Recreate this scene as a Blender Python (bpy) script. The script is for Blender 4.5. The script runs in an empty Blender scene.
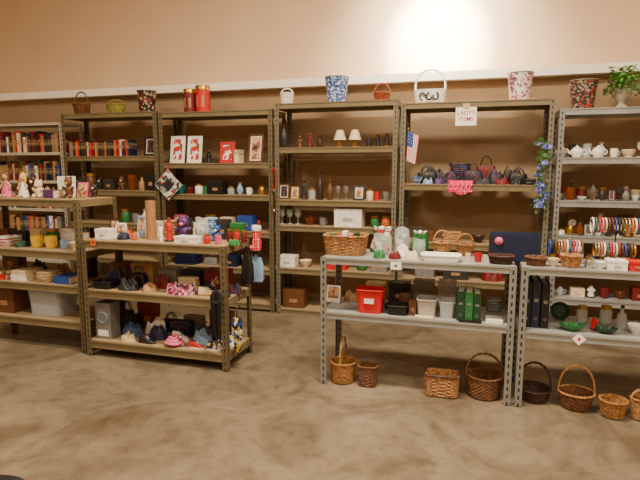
import bpy, bmesh, math, random
from mathutils import Vector, Matrix, noise
random.seed(7)
PI=math.pi
COL=bpy.context.scene.collection
F=520.0; H=1.5; TH=math.radians(16.4); PH=math.radians(7.9)
ct,st,cp,sp=math.cos(TH),math.sin(TH),math.cos(PH),math.sin(PH)
def X(u,y,z=1.2):
    k=(u-320)/F
    return (k*(y*ct*cp-(z-H)*sp)-y*st)/(ct+k*st*cp)
def depth(x,y,z): return -x*st*cp+y*ct*cp-(z-H)*sp
def mpp(u,y,z=1.2): return depth(X(u,y,z),y,z)/F
ORD=['first','second','third','fourth','fifth','sixth','seventh','eighth','ninth','tenth','eleventh','twelfth','thirteenth','fourteenth','fifteenth','sixteenth','seventeenth','eighteenth','nineteenth','twentieth','twenty-first','twenty-second','twenty-third','twenty-fourth','twenty-fifth','twenty-sixth','twenty-seventh','twenty-eighth','twenty-ninth','thirtieth']
# ---------------- materials
def lin(c):
    return tuple(((v/255)/12.92 if v/255<=.04045 else ((v/255+.055)/1.055)**2.4) for v in c)+(1,)
def base(name):
    m=bpy.data.materials.new(name); m.use_nodes=True
    nt=m.node_tree; return m,nt,nt.nodes['Principled BSDF']
def mk(name,col,rough=.55,metal=0,var=.12,scale=12,bump=0,alpha=1):
    m,nt,b=base(name)
    c=lin(col); tc=nt.nodes.new('ShaderNodeTexCoord'); n=nt.nodes.new('ShaderNodeTexNoise')
    n.inputs['Scale'].default_value=scale; n.inputs['Detail'].default_value=4
    nt.links.new(tc.outputs['Object'],n.inputs['Vector'])
    r=nt.nodes.new('ShaderNodeValToRGB')
    r.color_ramp.elements[0].position=.3; r.color_ramp.elements[1].position=.7
    r.color_ramp.elements[0].color=tuple(v*(1-var) for v in c[:3])+(1,)
    r.color_ramp.elements[1].color=tuple(min(1,v*(1+var)) for v in c[:3])+(1,)
    nt.links.new(n.outputs[0],r.inputs[0]); nt.links.new(r.outputs[0],b.inputs['Base Color'])
    b.inputs['Roughness'].default_value=rough; b.inputs['Metallic'].default_value=metal
    if alpha<1: b.inputs['Alpha'].default_value=alpha
    if bump:
        bn=nt.nodes.new('ShaderNodeBump'); bn.inputs['Strength'].default_value=bump
        nt.links.new(n.outputs[0],bn.inputs['Height']); nt.links.new(bn.outputs[0],b.inputs['Normal'])
    return m
def pat(name,cols,scale=30,rough=.6,kind='cell'):
    m,nt,b=base(name); tc=nt.nodes.new('ShaderNodeTexCoord')
    r=nt.nodes.new('ShaderNodeValToRGB'); r.color_ramp.interpolation='CONSTANT'
    els=r.color_ramp.elements
    while len(els)<len(cols): els.new(.5)
    for i,c in enumerate(cols):
        els[i].position=i/len(cols); els[i].color=lin(c)
    if kind=='cell':
        t=nt.nodes.new('ShaderNodeTexVoronoi'); t.inputs['Scale'].default_value=scale
        nt.links.new(tc.outputs['Object'],t.inputs['Vector'])
        s=nt.nodes.new('ShaderNodeSeparateColor'); nt.links.new(t.outputs['Color'],s.inputs[0]); nt.links.new(s.outputs[0],r.inputs[0])
    elif kind=='dots':
        t=nt.nodes.new('ShaderNodeTexVoronoi'); t.inputs['Scale'].default_value=scale; t.inputs['Randomness'].default_value=.15
        nt.links.new(tc.outputs['Object'],t.inputs['Vector']); nt.links.new(t.outputs['Distance'],r.inputs[0])
    elif kind=='blob':
        t=nt.nodes.new('ShaderNodeTexNoise'); t.inputs['Scale'].default_value=scale; t.inputs['Detail'].default_value=2
        nt.links.new(tc.outputs['Object'],t.inputs['Vector'])
        mr=nt.nodes.new('ShaderNodeMapRange'); mr.inputs[1].default_value=.3; mr.inputs[2].default_value=.7
        nt.links.new(t.outputs[0],mr.inputs[0]); nt.links.new(mr.outputs[0],r.inputs[0])
    elif kind=='wave':
        t=nt.nodes.new('ShaderNodeTexWave'); t.inputs['Scale'].default_value=scale; t.inputs['Distortion'].default_value=2
        t.bands_direction='Z'
        nt.links.new(tc.outputs['Object'],t.inputs['Vector']); nt.links.new(t.outputs[0],r.inputs[0])
    nt.links.new(r.outputs[0],b.inputs['Base Color']); b.inputs['Roughness'].default_value=rough
    return m
RGB={'white':(240,234,222),'cream':(226,206,166),'black':(18,17,18),'charcoal':(44,42,42),'dark brown':(54,34,22),'brown':(100,62,34),'tan':(170,128,84),
'beige':(196,170,130),'red':(196,16,20),'dark red':(108,18,22),'pink':(222,100,136),'purple':(80,44,100),'blue':(36,72,150),'navy':(20,28,56),'light blue':(136,168,202),
'green':(36,112,52),'dark green':(16,62,36),'yellow':(230,190,50),'orange':(214,96,30),'grey':(122,120,116),'light grey':(176,172,164),'gold':(190,146,64),'silver':(190,190,188),
'teal':(28,104,108),'olive':(96,88,52),'kraft':(164,120,80)}
MC={}
def matc(col):
    if col in MC: return MC[col]
    if col=='clear': m=mk('clear_plastic',(225,232,235),.12,0,.03,alpha=.4)
    elif col=='glass': m=mk('clear_glass',(215,225,225),.05,0,.03,alpha=.4)
    elif col=='amber glass': m=mk('amber_glass',(120,60,20),.08,0,.1,alpha=.8)
    elif col in('gold','silver'): m=mk(col+'_metal',RGB[col],.3,.85,.1)
    else: m=mk(col.replace(' ','_'),RGB[col],.5,0,.15,25)
    MC[col]=m; return m
MC['blue patterned']=pat('blue_print',[(216,220,228),(74,104,168),(36,62,130),(110,140,196)],60)
MC['pink patterned']=pat('pink_print',[(240,228,222),(222,150,160),(236,220,214),(120,90,110)],50)
MC['red and black patterned']=pat('red_black_print',[(24,20,22),(120,36,34),(40,30,28),(180,160,130)],46)
MC['dark floral']=pat('dark_floral_print',[(40,34,32),(150,50,44),(150,138,118),(50,54,40)],60)
MC['multicoloured']=pat('multicolour_print',[(84,50,100),(50,90,150),(210,190,120),(60,110,70),(190,70,80),(238,230,216)],34)
MC['red green and white']=pat('red_green_white_print',[(190,30,34),(30,110,50),(236,230,220),(236,230,220),(40,90,50)],34,.3)
MC['black and white patterned']=pat('black_white_print',[(60,60,62),(226,220,210),(206,200,190),(170,60,60),(150,150,150)],36)
MC['pink polka dot']=pat('pink_polka_print',[(248,236,232),(236,24,96),(236,24,96),(236,24,96)],48,kind='dots')
MC['red polka dot']=pat('red_polka_print',[(248,236,232),(206,24,40),(206,24,40),(206,24,40)],48,kind='dots')
MC['pink floral']=pat('pink_floral_print',[(206,90,120),(60,40,60),(232,190,196),(120,40,70)],48)
MC['blue and yellow']=pat('blue_yellow_print',[(30,60,150),(226,196,50),(24,30,60),(24,30,60),(220,216,200)],40)
MC['brown printed']=pat('brown_print',[(90,60,40),(200,170,120),(50,32,22),(150,110,70)],30)
MC['dark printed']=pat('dark_print',[(30,26,34),(70,30,60),(24,22,24),(100,40,60),(34,38,80)],40)
MC['floral picture']=pat('floral_picture',[(240,232,222),(240,232,222),(196,36,34),(60,100,50)],14,kind='blob')
MC['portrait picture']=pat('portrait_picture',[(60,44,36),(150,100,70),(216,170,130),(190,60,50)],9,kind='blob')
MC['dark picture']=pat('dark_picture',[(40,36,40),(90,60,60),(30,30,42),(130,90,80)],16,kind='blob')
MC['striped']=pat('striped_towel',[(230,224,206),(90,120,150),(230,224,206),(180,80,60)],12,kind='wave')
MC['denim']=mk('denim',(62,82,116),.85,0,.3,60,.3)
MC['matte white']=mk('matte_white',(250,246,238),.6,0,.02,8)
MC['stone']=mk('stone',(168,156,134),.7,0,.15,20)
def wick(name,c1,c2):
    m=mk(name,c1,.6,0,.3,55,.25); 
    r=[n for n in m.node_tree.nodes if n.type=='VALTORGB'][0]; r.color_ramp.elements[0].color=lin(c2); return m
MC['wicker tan']=wick('wicker_tan',(182,132,80),(108,70,34))
MC['wicker honey']=wick('wicker_honey',(168,118,62),(102,64,30))
MC['wicker brown']=wick('wicker_brown',(120,76,42),(62,36,20))
MC['wicker dark']=wick('wicker_dark',(72,40,26),(32,18,12))
MC['wicker white']=wick('wicker_white',(244,240,232),(220,212,198))
MC['wicker olive']=wick('wicker_olive',(160,156,70),(100,94,36))
MC['wicker red']=wick('wicker_red',(160,80,50),(110,40,26))
M_leaf=mk('leaf_green',(58,106,44),.5,0,.4,30); M_leaf2=mk('leaf_light_green',(92,148,60),.5,0,.4,30); M_flower=pat('flower_blue',[(50,60,170),(80,64,160),(150,150,220)],60)
def spinemat(col):
    k='spine '+col
    if k in MC: return MC[k]
    m,nt,b=base('cover_'+col.replace(' ','_')); N=nt.nodes; L=nt.links
    tc=N.new('ShaderNodeTexCoord'); s=N.new('ShaderNodeSeparateXYZ'); L.new(tc.outputs['Object'],s.inputs[0])
    n=N.new('ShaderNodeTexNoise'); n.inputs['Scale'].default_value=90; L.new(tc.outputs['Object'],n.inputs['Vector'])
    a=N.new('ShaderNodeMath'); a.operation='COMPARE'; L.new(s.outputs[2],a.inputs[0]); a.inputs[1].default_value=.11; a.inputs[2].default_value=.035
    g=N.new('ShaderNodeMath'); g.operation='GREATER_THAN'; L.new(n.outputs[0],g.inputs[0]); g.inputs[1].default_value=.56
    mu=N.new('ShaderNodeMath'); mu.operation='MULTIPLY'; L.new(a.outputs[0],mu.inputs[0]); L.new(g.outputs[0],mu.inputs[1])
    mx=N.new('ShaderNodeMix'); mx.data_type='RGBA'; L.new(mu.outputs[0],mx.inputs[0])
    c=lin(RGB[col]); mx.inputs[6].default_value=c
    lum=sum(c[:3]); mx.inputs[7].default_value=lin((190,160,110)) if lum<1.2 else lin((60,40,40))
    L.new(mx.outputs[2],b.inputs['Base Color']); b.inputs['Roughness'].default_value=.5
    MC[k]=m; return m
def slotmat(name,col,metal=.3,rough=.5):
    m,nt,b=base(name); N=nt.nodes; L=nt.links
    tc=N.new('ShaderNodeTexCoord'); s=N.new('ShaderNodeSeparateXYZ'); L.new(tc.outputs['Object'],s.inputs[0])
    def M(op,a,bv=None,c=None):
        x=N.new('ShaderNodeMath'); x.operation=op
        for i,v in enumerate((a,bv,c)):
            if v is None: continue
            if isinstance(v,(int,float)): x.inputs[i].default_value=v
            else: L.new(v,x.inputs[i])
        return x.outputs[0]
    z=M('LESS_THAN',M('FRACT',M('MULTIPLY',s.outputs[2],20)),.5)
    ax=M('COMPARE',M('ABSOLUTE',s.outputs[0]),.021,.005); ay=M('COMPARE',M('ABSOLUTE',s.outputs[1]),.021,.005)
    hole=M('MULTIPLY',z,M('MAXIMUM',ax,ay))
    n=N.new('ShaderNodeTexNoise'); n.inputs['Scale'].default_value=9; L.new(tc.outputs['Object'],n.inputs['Vector'])
    mx=N.new('ShaderNodeMix'); mx.data_type='RGBA'; L.new(n.outputs[0],mx.inputs[0]); c=lin(col)
    mx.inputs[6].default_value=tuple(v*.8 for v in c[:3])+(1,); mx.inputs[7].default_value=tuple(v*1.15 for v in c[:3])+(1,)
    m2=N.new('ShaderNodeMix'); m2.data_type='RGBA'; L.new(hole,m2.inputs[0]); L.new(mx.outputs[2],m2.inputs[6]); m2.inputs[7].default_value=lin((30,27,23))
    L.new(m2.outputs[2],b.inputs['Base Color']); b.inputs['Roughness'].default_value=rough; b.inputs['Metallic'].default_value=metal
    return m
P_olive=slotmat('olive_post',(104,92,66),.1); P_grey=slotmat('grey_post',(140,140,136),.3,.4); P_dark=slotmat('dark_grey_post',(116,108,90),.1); P_pale=slotmat('pale_post',(200,194,180),.1)
B_olive=mk('olive_beam',(120,106,76),.5,.05,.12,6); B_grey=mk('grey_beam',(156,156,152),.4,.3,.1,6); B_white=mk('off_white_beam',(204,196,178),.5,0,.08,6)
D_board=mk('particle_board',(160,134,100),.75,0,.2,60,.05); D_grey=mk('grey_deck',(154,153,148),.5,.1,.12,10)
# ---------------- mesh builder
class MB:
    def __init__(s): s.bm=bmesh.new()
    def quad(s,ps,mi=0):
        f=s.bm.faces.new([s.bm.verts.new(p) for p in ps]); f.material_index=mi; return f
    def box(s,x0,x1,y0,y1,z0,z1,mi=0,M=None):
        v=[Vector((x,y,z)) for z in(z0,z1) for x,y in((x0,y0),(x1,y0),(x1,y1),(x0,y1))]
        if M is not None: v=[M@p for p in v]
        v=[s.bm.verts.new(p) for p in v]
        for f in((0,3,2,1),(4,5,6,7),(0,1,5,4),(1,2,6,5),(2,3,7,6),(3,0,4,7)):
            s.bm.faces.new([v[i] for i in f]).material_index=mi
        return s
    def rings(s,rings,closed_ring=True,cap0=False,cap1=False,loop=False,mi=0):
        R=[[s.bm.verts.new(p) for p in r] for r in rings]; n=len(R[0]); K=len(R)
        for i in range(K if loop else K-1):
            a,b=R[i],R[(i+1)%K]
            for j in range(n if closed_ring else n-1):
                k=(j+1)%n
                s.bm.faces.new((a[j],a[k],b[k],b[j])).material_index=mi
        if cap0: s.bm.faces.new(list(reversed(R[0]))).material_index=mi
        if cap1: s.bm.faces.new(R[-1]).material_index=mi
        return s
    def tube(s,pts,r,n=6,closed=False,mi=0):
        pts=[Vector(p) for p in pts]; K=len(pts); rr=r if isinstance(r,(list,tuple)) else [r]*K
        t0=(pts[1]-pts[0]).normalized(); up=Vector((0,0,1)) if abs(t0.z)<.9 else Vector((0,1,0))
        nrm=(up-t0*up.dot(t0)).normalized(); rings=[]
        for i in range(K):
            if closed: t=(pts[(i+1)%K]-pts[i-1])
            else: t=pts[min(i+1,K-1)]-pts[max(i-1,0)]
            if t.length<1e-9: t=t0.copy()
            t.normalize(); nrm=nrm-t*nrm.dot(t)
            if nrm.length<1e-6: nrm=t.orthogonal()
            nrm.normalize(); bn=t.cross(nrm)
            rings.append([pts[i]+(nrm*math.cos(a)+bn*math.sin(a))*rr[i] for a in [2*PI*j/n for j in range(n)]])
        return s.rings(rings,True,not closed,not closed,closed,mi)
    def sl(s,prof,rx=1,ry=None,e=1,n=24,cap0=True,cap1=False,c=(0,0,0),wob=0,mi=0):
        ry=rx if ry is None else ry; rs=[]; sd=random.random()*40
        for k,z in prof:
            k=max(k,1e-4); ring=[]
            for j in range(n):
                a=2*PI*j/n; ca,sa=math.cos(a),math.sin(a)
                x=math.copysign(abs(ca)**e,ca)*rx*k; y=math.copysign(abs(sa)**e,sa)*ry*k
                p=Vector((x+c[0],y+c[1],z+c[2]))
                if wob:
                    q=noise.noise(Vector((ca*2+sd,sa*2,z*12+rx*31)))*wob; p.x+=ca*q; p.y+=sa*q
                ring.append(p)
            rs.append(ring)
        return s.rings(rs,True,cap0,cap1,False,mi)
    def ell(s,c,r,n=10,M=None,mi=0):
        if not isinstance(r,(tuple,list)): r=(r,r,r)
        rs=[]
        for i in range(n//2+1):
            t=PI*i/(n//2); ring=[]
            for j in range(n):
                a=2*PI*j/n; q=max(math.sin(t),1e-3)
                p=Vector((math.cos(a)*q*r[0],math.sin(a)*q*r[1],-math.cos(t)*r[2]))
                if M is not None: p=M@p
                ring.append(p+Vector(c))
            rs.append(ring)
        return s.rings(rs,True,True,True,mi=mi)
def obj(name,mb,mat,parent=None,loc=(0,0,0),rot=None,smooth=True,bevel=0):
    bm=mb.bm
    if bevel: bmesh.ops.bevel(bm,geom=[e for e in bm.edges],offset=bevel,segments=2,affect='EDGES',profile=.6)
    bmesh.ops.recalc_face_normals(bm,faces=bm.faces[:])
    if smooth:
        for f in bm.faces: f.smooth=True
        for e in bm.edges:
            if len(e.link_faces)==2 and e.calc_face_angle(0)>.75: e.smooth=False
    me=bpy.data.meshes.new(name); bm.to_mesh(me); bm.free()
    for m in (mat if isinstance(mat,list) else [mat]): me.materials.append(matc(m) if isinstance(m,str) else m)
    o=bpy.data.objects.new(name,me); COL.objects.link(o); o.location=loc
    if rot: o.rotation_euler=rot
    if parent: o.parent=parent
    return o
def E(name):
    o=bpy.data.objects.new(name,None); o.empty_display_size=.1; COL.objects.link(o); return o
def tag(o,label,cat,group=None,loc=None,rz=None):
    o['label']=label; o['category']=cat
    if group: o['group']=group
    if loc is not None: o.location=loc
    if rz is not None: o.rotation_euler.z=rz
    return o
def struct(name,mb,mat): 
    o=obj(name,mb,mat,smooth=False); o['kind']='structure'; return o
def text(s,size,mat,parent,loc,rot):
    cu=bpy.data.curves.new('t','FONT'); cu.body=s; cu.size=size; cu.align_x='CENTER'; cu.align_y='CENTER'; cu.extrude=.0005; cu.offset=.0008
    t=bpy.data.objects.new('t',cu); COL.objects.link(t); bpy.context.view_layer.update()
    me=bpy.data.meshes.new_from_object(t.evaluated_get(bpy.context.evaluated_depsgraph_get()))
    bpy.data.objects.remove(t); me.materials.clear(); me.materials.append(matc(mat))
    o=bpy.data.objects.new('lettering',me); COL.objects.link(o); o.parent=parent; o.location=loc; o.rotation_euler=rot; return o
# ---------------- room
def floor_mat():
    m,nt,b=base('worn_concrete'); N=nt.nodes; L=nt.links
    tc=N.new('ShaderNodeTexCoord')
    def nz(sc,det,dist=0,rough=.55):
        n=N.new('ShaderNodeTexNoise'); n.inputs['Scale'].default_value=sc; n.inputs['Detail'].default_value=det; n.inputs['Distortion'].default_value=dist; n.inputs['Roughness'].default_value=rough
        L.new(tc.outputs['Object'],n.inputs['Vector']); return n.outputs[0]
    def ramp(src,p0,c0,p1,c1):
        r=N.new('ShaderNodeValToRGB'); e=r.color_ramp.elements; e[0].position=p0; e[0].color=lin(c0); e[1].position=p1; e[1].color=lin(c1)
        L.new(src,r.inputs[0]); return r.outputs[0]
    def mix(kind,f,a,bb):
        x=N.new('ShaderNodeMix'); x.data_type='RGBA'; x.blend_type=kind; x.inputs[0].default_value=f; L.new(a,x.inputs[6]); L.new(bb,x.inputs[7]); return x.outputs[2]
    a=ramp(nz(.6,6,.5),.3,(116,101,80),.7,(148,133,110))
    c=ramp(nz(1.5,9,1.2,.62),.38,(160,150,136),.55,(255,255,255))
    d=ramp(nz(10,9,.3,.62),.34,(196,189,178),.54,(255,255,255))
    o=mix('MULTIPLY',.6,a,c); o=mix('MULTIPLY',.55,o,d)
    s=ramp(nz(1.0,10,1.6,.65),.54,(0,0,0),.68,(72,66,54)); o=mix('ADD',.55,o,s)
    L.new(o,b.inputs['Base Color'])
    rr=N.new('ShaderNodeMapRange'); L.new(nz(1.5,6),rr.inputs[0]); rr.inputs[3].default_value=.18; rr.inputs[4].default_value=.45
    L.new(rr.outputs[0],b.inputs['Roughness'])
    bn=N.new('ShaderNodeBump'); bn.inputs['Strength'].default_value=.04; L.new(nz(24,5),bn.inputs['Height']); L.new(bn.outputs[0],b.inputs['Normal'])
    return m
W_up=mk('cream_wall_paint',(222,192,156),.8,0,.03,2,.02); W_low=mk('shaded_tan_wall_paint',(152,126,94),.8,0,.05,2)  # lower wall: tan with the shade behind the shelving darkened into its colour
W_trim=mk('white_trim',(248,240,224),.5,0,.03,4); W_ceil=mk('ceiling_paint',(200,186,166),.9,0,.04,2)
struct('floor',MB().box(-8,5,-4,6,-.1,0),floor_mat())
struct('wall_back',MB().box(-8,5,5.72,5.9,0,4.6),W_up)
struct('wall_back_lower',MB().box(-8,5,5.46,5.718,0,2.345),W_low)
struct('trim_1',MB().box(-8,5,5.35,5.718,2.347,2.428),W_trim)
struct('wall_left',MB().box(-8.1,-8,-4,6,0,4.6),W_up); struct('wall_right',MB().box(5,5.1,-4,6,0,4.6),W_up)
struct('wall_front',MB().box(-8,5,-4.1,-4,0,4.6),W_up); struct('ceiling',MB().box(-8,5,-4,6,4.6,4.7),W_ceil)
# ---------------- shelving
def unit(name,label,x0,x1,yf,yb,levels,h,pm,bm_,dm,group=None,bh=.055,cat='shelving unit'):
    t=E(name); cx=(x0+x1)/2; cy=(yf+yb)/2; t.location=(cx,cy,0); tag(t,label,cat,group)
    hx=(x1-x0)/2; hy=(yb-yf)/2; w=.042; th=.003
    for sx in(-1,1):
        for sy in(-1,1):
            m=MB(); a,b=sorted((0,-sx*w)); m.box(a,b,*sorted((0,-sy*th)),0,h)
            m.box(*sorted((0,-sx*th)),*sorted((-sy*th,-sy*w)),0,h)
            m.box(*sorted((0,-sx*(w+.006))),*sorted((0,-sy*(w+.006))),0,.004)
            obj('post',m,pm,t,(sx*hx,sy*hy,0),smooth=False)
    for z in levels:
        m=MB(); e=.0045
        for sy in(-1,1):
            y=sy*(hy-e); m.box(-hx+e,hx-e,*sorted((y,y-sy*.012)),z-bh,z-.004)
            y2=sy*(hy+.002); m.box(-hx+.045,hx-.045,*sorted((y2,y2-sy*.01)),z-.012,z-.002); m.box(-hx+.045,hx-.045,*sorted((y2,y2-sy*.01)),z-bh,z-bh+.008)
            for sx in(-1,1):
                for q in(.012,.034): m.ell((sx*(hx-q-.005),sy*(hy+.001),z-bh*.35),.005,6)
        for sx in(-1,1):
            xx=sx*(hx-e); m.box(*sorted((xx,xx-sx*.012)),-hy+.017,hy-.017,z-bh,z-.004)
        s=obj('shelf',m,bm_,t,smooth=False)
        obj('deck_board',MB().box(-hx+.01,hx-.01,-hy+.018,hy-.018,z-.016,z),dm,s,smooth=False)
    return t
YF,YB=4.93,5.33
unit('bookcase','pale metal bookcase full of books at the far left of back wall',-5.85,-4.56,5.0,5.33,[.06,.40,.72,1.02,1.35,1.68,2.02],2.02,P_pale,B_white,B_white,bh=.03)
BG='olive steel shelving units along the back wall'
Z1=[.08,.48,.88,1.25,1.63,2.10]; Z2=[.08,.45,.84,1.22,1.55,2.08]; Z3=[.05,.48,.92,1.18,1.70,2.13]; Z4=[.05,.45,.80,1.35,2.09]; Z5=[.06,.35,.67,.91,1.22,1.59,2.00]
unit('shelving_unit','olive steel shelving unit beside the bookcase, with a row of movie cases',-4.50,-3.27,YF,YB,Z1,2.10,P_olive,B_olive,D_board,BG)
unit('shelving_unit','olive steel shelving unit holding framed flower pictures and a red book',-3.24,-1.95,YF,YB,Z2,2.08,P_olive,B_olive,D_board,BG)
unit('shelving_unit','olive steel shelving unit topped by the blue patterned bucket, miniature lamps inside',-1.92,-.70,YF,YB,Z3,2.13,P_dark,B_olive,D_board,BG)
unit('shelving_unit','olive steel shelving unit with paper sign and flag, dark fabrics on its shelf',-.67,.64,YF,YB,Z4,2.09,P_dark,B_olive,D_board,BG)
unit('shelving_unit','grey metal shelving unit of teapots and glassware at the right end of wall',.68,1.98,YF,YB,Z5,2.00,P_grey,B_grey,D_grey)
FY,BY=3.34,3.79
unit('display_rack','waist-high olive rack with stuffed toys on top and shoes on its lowest shelf',-2.94,-1.695,FY,BY,[.13,.545,.94],.94,P_olive,B_olive,D_board,bh=.06)
unit('display_rack','taller olive rack at the left edge with dolls on top and storage bins',-4.22,-2.985,FY+.04,BY+.06,[.25,.55,.83,1.25],1.25,P_olive,B_olive,D_board,bh=.06)
GG='grey slotted steel racks in the front row'
unit('display_rack','grey slotted steel rack with picnic basket on top and red tub below',-.98,.275,FY,BY,[.52,.90],.90,P_grey,B_grey,D_grey,GG,bh=.045)
unit('display_rack','grey slotted steel rack with bangles on top and black binders below',.30,1.56,FY,BY,[.50,.90],.90,P_grey,B_grey,D_grey,GG,bh=.045)
# ---------------- item builders (base at z=0, centre at xy origin)
def weave(m,rx,ry,h,fl,e,rows,st_,a):
    for i in range(rows):
        t=(i+.5)/rows; k=1/fl+(1-1/fl)*t**.8; pts=[]
        for j in range(st_*2):
            an=2*PI*j/(st_*2); c,s=math.cos(an),math.sin(an); o=a*(1 if (i+j)%2 else -1)
            pts.append((math.copysign(abs(c)**e,c)*(rx*k+o),math.copysign(abs(s)**e,s)*(ry*k+o),h*t))
        m.tube(pts,h/rows*.55,5,True)
def basket(w,h,col,d=None,fl=1.25,hd=0,e=1,rows=None,axis='x',rim=None):
    t=E('basket'); rx=w/2-.006; ry=(d or w)/2-.006; rows=rows or max(5,min(12,int(h/.011)))
    m=MB(); weave(m,rx-.004,ry-.004,h,fl,e,rows,22,.0022)
    m.sl([(1/fl*.93,.004),(.95*(1/fl+(1-1/fl)*.5**.8),h*.5),(.94,h)],rx-.006,ry-.006,e,32)
    obj('body',m,col,t)
    m=MB()
    for q in(0,PI):
        pts=[]
        for j in range(64):
            an=2*PI*j/64; c,s=math.cos(an),math.sin(an); o=.0035*math.cos(an*16+q)
            pts.append((math.copysign(abs(c)**e,c)*(rx+o),math.copysign(abs(s)**e,s)*(ry+o),h+.0035*math.sin(an*16+q)))
        m.tube(pts,.0048,5,True)
    obj('rim',m,rim or col,t)
    if hd:
        m=MB()
        R_=rx if axis=='x' else ry
        for q in(0,PI):
            pts=[]
            for j in range(41):
                an=PI*j/40; x=-math.cos(an)*R_; z=h*.75+ (hd+h*.25)*math.sin(an)**.75
                o=.004*math.cos(j*.8+q); o2=.004*math.sin(j*.8+q)
                pts.append((x,o2,z+o) if axis=='x' else (o2,x,z+o))
            m.tube(pts,.0055,6)
        obj('handle',m,rim or col,t)
    return t
def pail(w,h,col,hd=1,taper=.78):
    t=E('pail'); r=w/2
    m=MB(); m.sl([(taper,0),(taper,.004),(.97,h*.97),(1,h),(.95,h),(taper*.94,.008)],r,n=28); obj('body',m,col,t)
    m=MB(); m.tube([(r*math.cos(a),r*math.sin(a),h) for a in [2*PI*i/32 for i in range(32)]],.004,6,True); obj('rim',m,'silver',t)
    if hd:
        m=MB(); m.tube([(-math.cos(a)*(r+.004),-abs(math.sin(a))*r*.85,h*.88-math.sin(a)*h*.10) for a in [PI*i/20 for i in range(21)]],.0022,5)
        for s in(-1,1): m.ell((s*(r+.002),0,h*.88),.008,8)
        obj('handle',m,'silver',t)
    return t
def tin(w,h,col):
    t=E('tin'); m=MB(); m.sl([(1,0),(1,h*.82)],w/2,n=28,cap1=True); obj('body',m,col,t)
    m=MB(); m.sl([(1.04,h*.80),(1.04,h*.95),(.98,h*.97),(0,h)],w/2,n=28); obj('lid',m,'gold',t)
    for a0 in(-2.2,-1.3):
        m=MB(); m.rings([[Vector((w/2*1.005*math.cos(a),w/2*1.005*math.sin(a),z)) for z in(h*.2,h*.6)] for a in [a0+.4*i/6 for i in range(7)]],False)
        obj('label_panel',m,'tan',t)
    return t
def book(w,h,col,d=.13):
    t=E('book'); c=.003; m=MB(); m.box(-w/2,w/2,-d/2,-d/2+c,0,h); m.box(-w/2,-w/2+c*.7,-d/2+c,d/2,0,h); m.box(w/2-c*.7,w/2,-d/2+c,d/2,0,h)
    obj('cover',m,spinemat(col),t,smooth=False)
    obj('pages',MB().box(-w/2+c*.75,w/2-c*.75,-d/2+c,d/2-.004,.003,h-.003),'cream',t,smooth=False); return t
def flatbook(w,h,col,d=.2):
    t=E('book'); m=MB(); m.box(-w/2,w/2,-d/2,d/2,0,.003); m.box(-w/2,w/2,-d/2,d/2,h-.003,h); m.box(-w/2,w/2,-d/2,-d/2+.003,.003,h-.003)
    obj('cover',m,col,t,smooth=False); obj('pages',MB().box(-w/2+.004,w/2-.004,-d/2+.003,d/2-.004,.003,h-.003),'cream',t,smooth=False); return t
def binder(w,h,col,d=.24):
    t=E('binder'); m=MB(); m.box(-w/2,w/2,-d/2,-d/2+.003,0,h); m.box(-w/2,-w/2+.003,-d/2+.003,d/2,0,h); m.box(w/2-.003,w/2,-d/2+.003,d/2,0,h)
    obj('cover',m,col,t,smooth=False); obj('pages',MB().box(-w/2+.006,w/2-.006,-d/2+.01,d/2-.012,.008,h-.012),'white',t,smooth=False)
    obj('spine_label',MB().box(-w/2*.5,w/2*.5,-d/2-.001,-d/2,h*.55,h*.62),'grey',t,smooth=False)
    m=MB(); m.tube([(0+.008*math.cos(a),-d/2-.0012,h*.2+.008*math.sin(a)) for a in [2*PI*i/12 for i in range(12)]],.0015,5,True); obj('finger_ring',m,'silver',t); return t
def carton(w,h,col,d=None,lid='same',open_=False):
    t=E('box'); d=d or min(w*.8,.28)
    if open_:
        m=MB(); a=.004
        m.box(-w/2,w/2,-d/2,d/2,0,a); m.box(-w/2,w/2,-d/2,-d/2+a,a,h); m.box(-w/2,w/2,d/2-a,d/2,a,h); m.box(-w/2,-w/2+a,-d/2+a,d/2-a,a,h); m.box(w/2-a,w/2,-d/2+a,d/2-a,a,h)
        obj('body',m,col,t,smooth=False)
    else:
        obj('body',MB().box(-w/2+.002,w/2-.002,-d/2+.002,d/2-.002,0,h*.95),col,t,smooth=False,bevel=.0015)
        m=MB(); m.box(-w/2,w/2,-d/2,d/2,h*.72,h); obj('lid',m,col if lid=='same' else lid,t,smooth=False,bevel=.002)
        obj('front_label',MB().box(-w*.18,w*.18,-d/2-.001,-d/2+.002,h*.3,h*.5),'kraft' if col!='white' and col!='cream' else 'light grey',t,smooth=False)
    return t
def tub(w,h,col,d=None,fl=.85,name='tub'):
    t=E(name); rx=w/2; ry=(d or w*.75)/2
    m=MB(); m.sl([(fl,0),(fl,.003),(1,h),(.96,h),(fl*.96,.007)],rx,ry,.35,40); obj('body',m,col,t)
    m=MB(); pts=[]
    for j in range(48):
        a=2*PI*j/48; c,s=math.cos(a),math.sin(a); pts.append((math.copysign(abs(c)**.35,c)*rx*1.01,math.copysign(abs(s)**.35,s)*ry*1.01,h))
    m.tube(pts,.0055,6,True); obj('rim',m,col,t)
    return t
def bin_(w,h,col,d=.3,lid='light blue'):
    t=tub(w*.96,h*.9,'clear',d,.9,'storage_bin')
    m=MB(); m.sl([(1,h*.9),(1,h*.96),(.93,h*.96),(.93,h)],w/2,d/2,.35,40,cap1=True); obj('lid',m,lid,t)
    m=MB(); m.box(-w*.36,w*.36,-d*.36,d*.36,.01,h*.6); obj('packed_contents',m,'denim',t,smooth=False); return t
def tray(w,h,col,d=None): return tub(w,h,col,d,.9,'tray')
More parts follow.
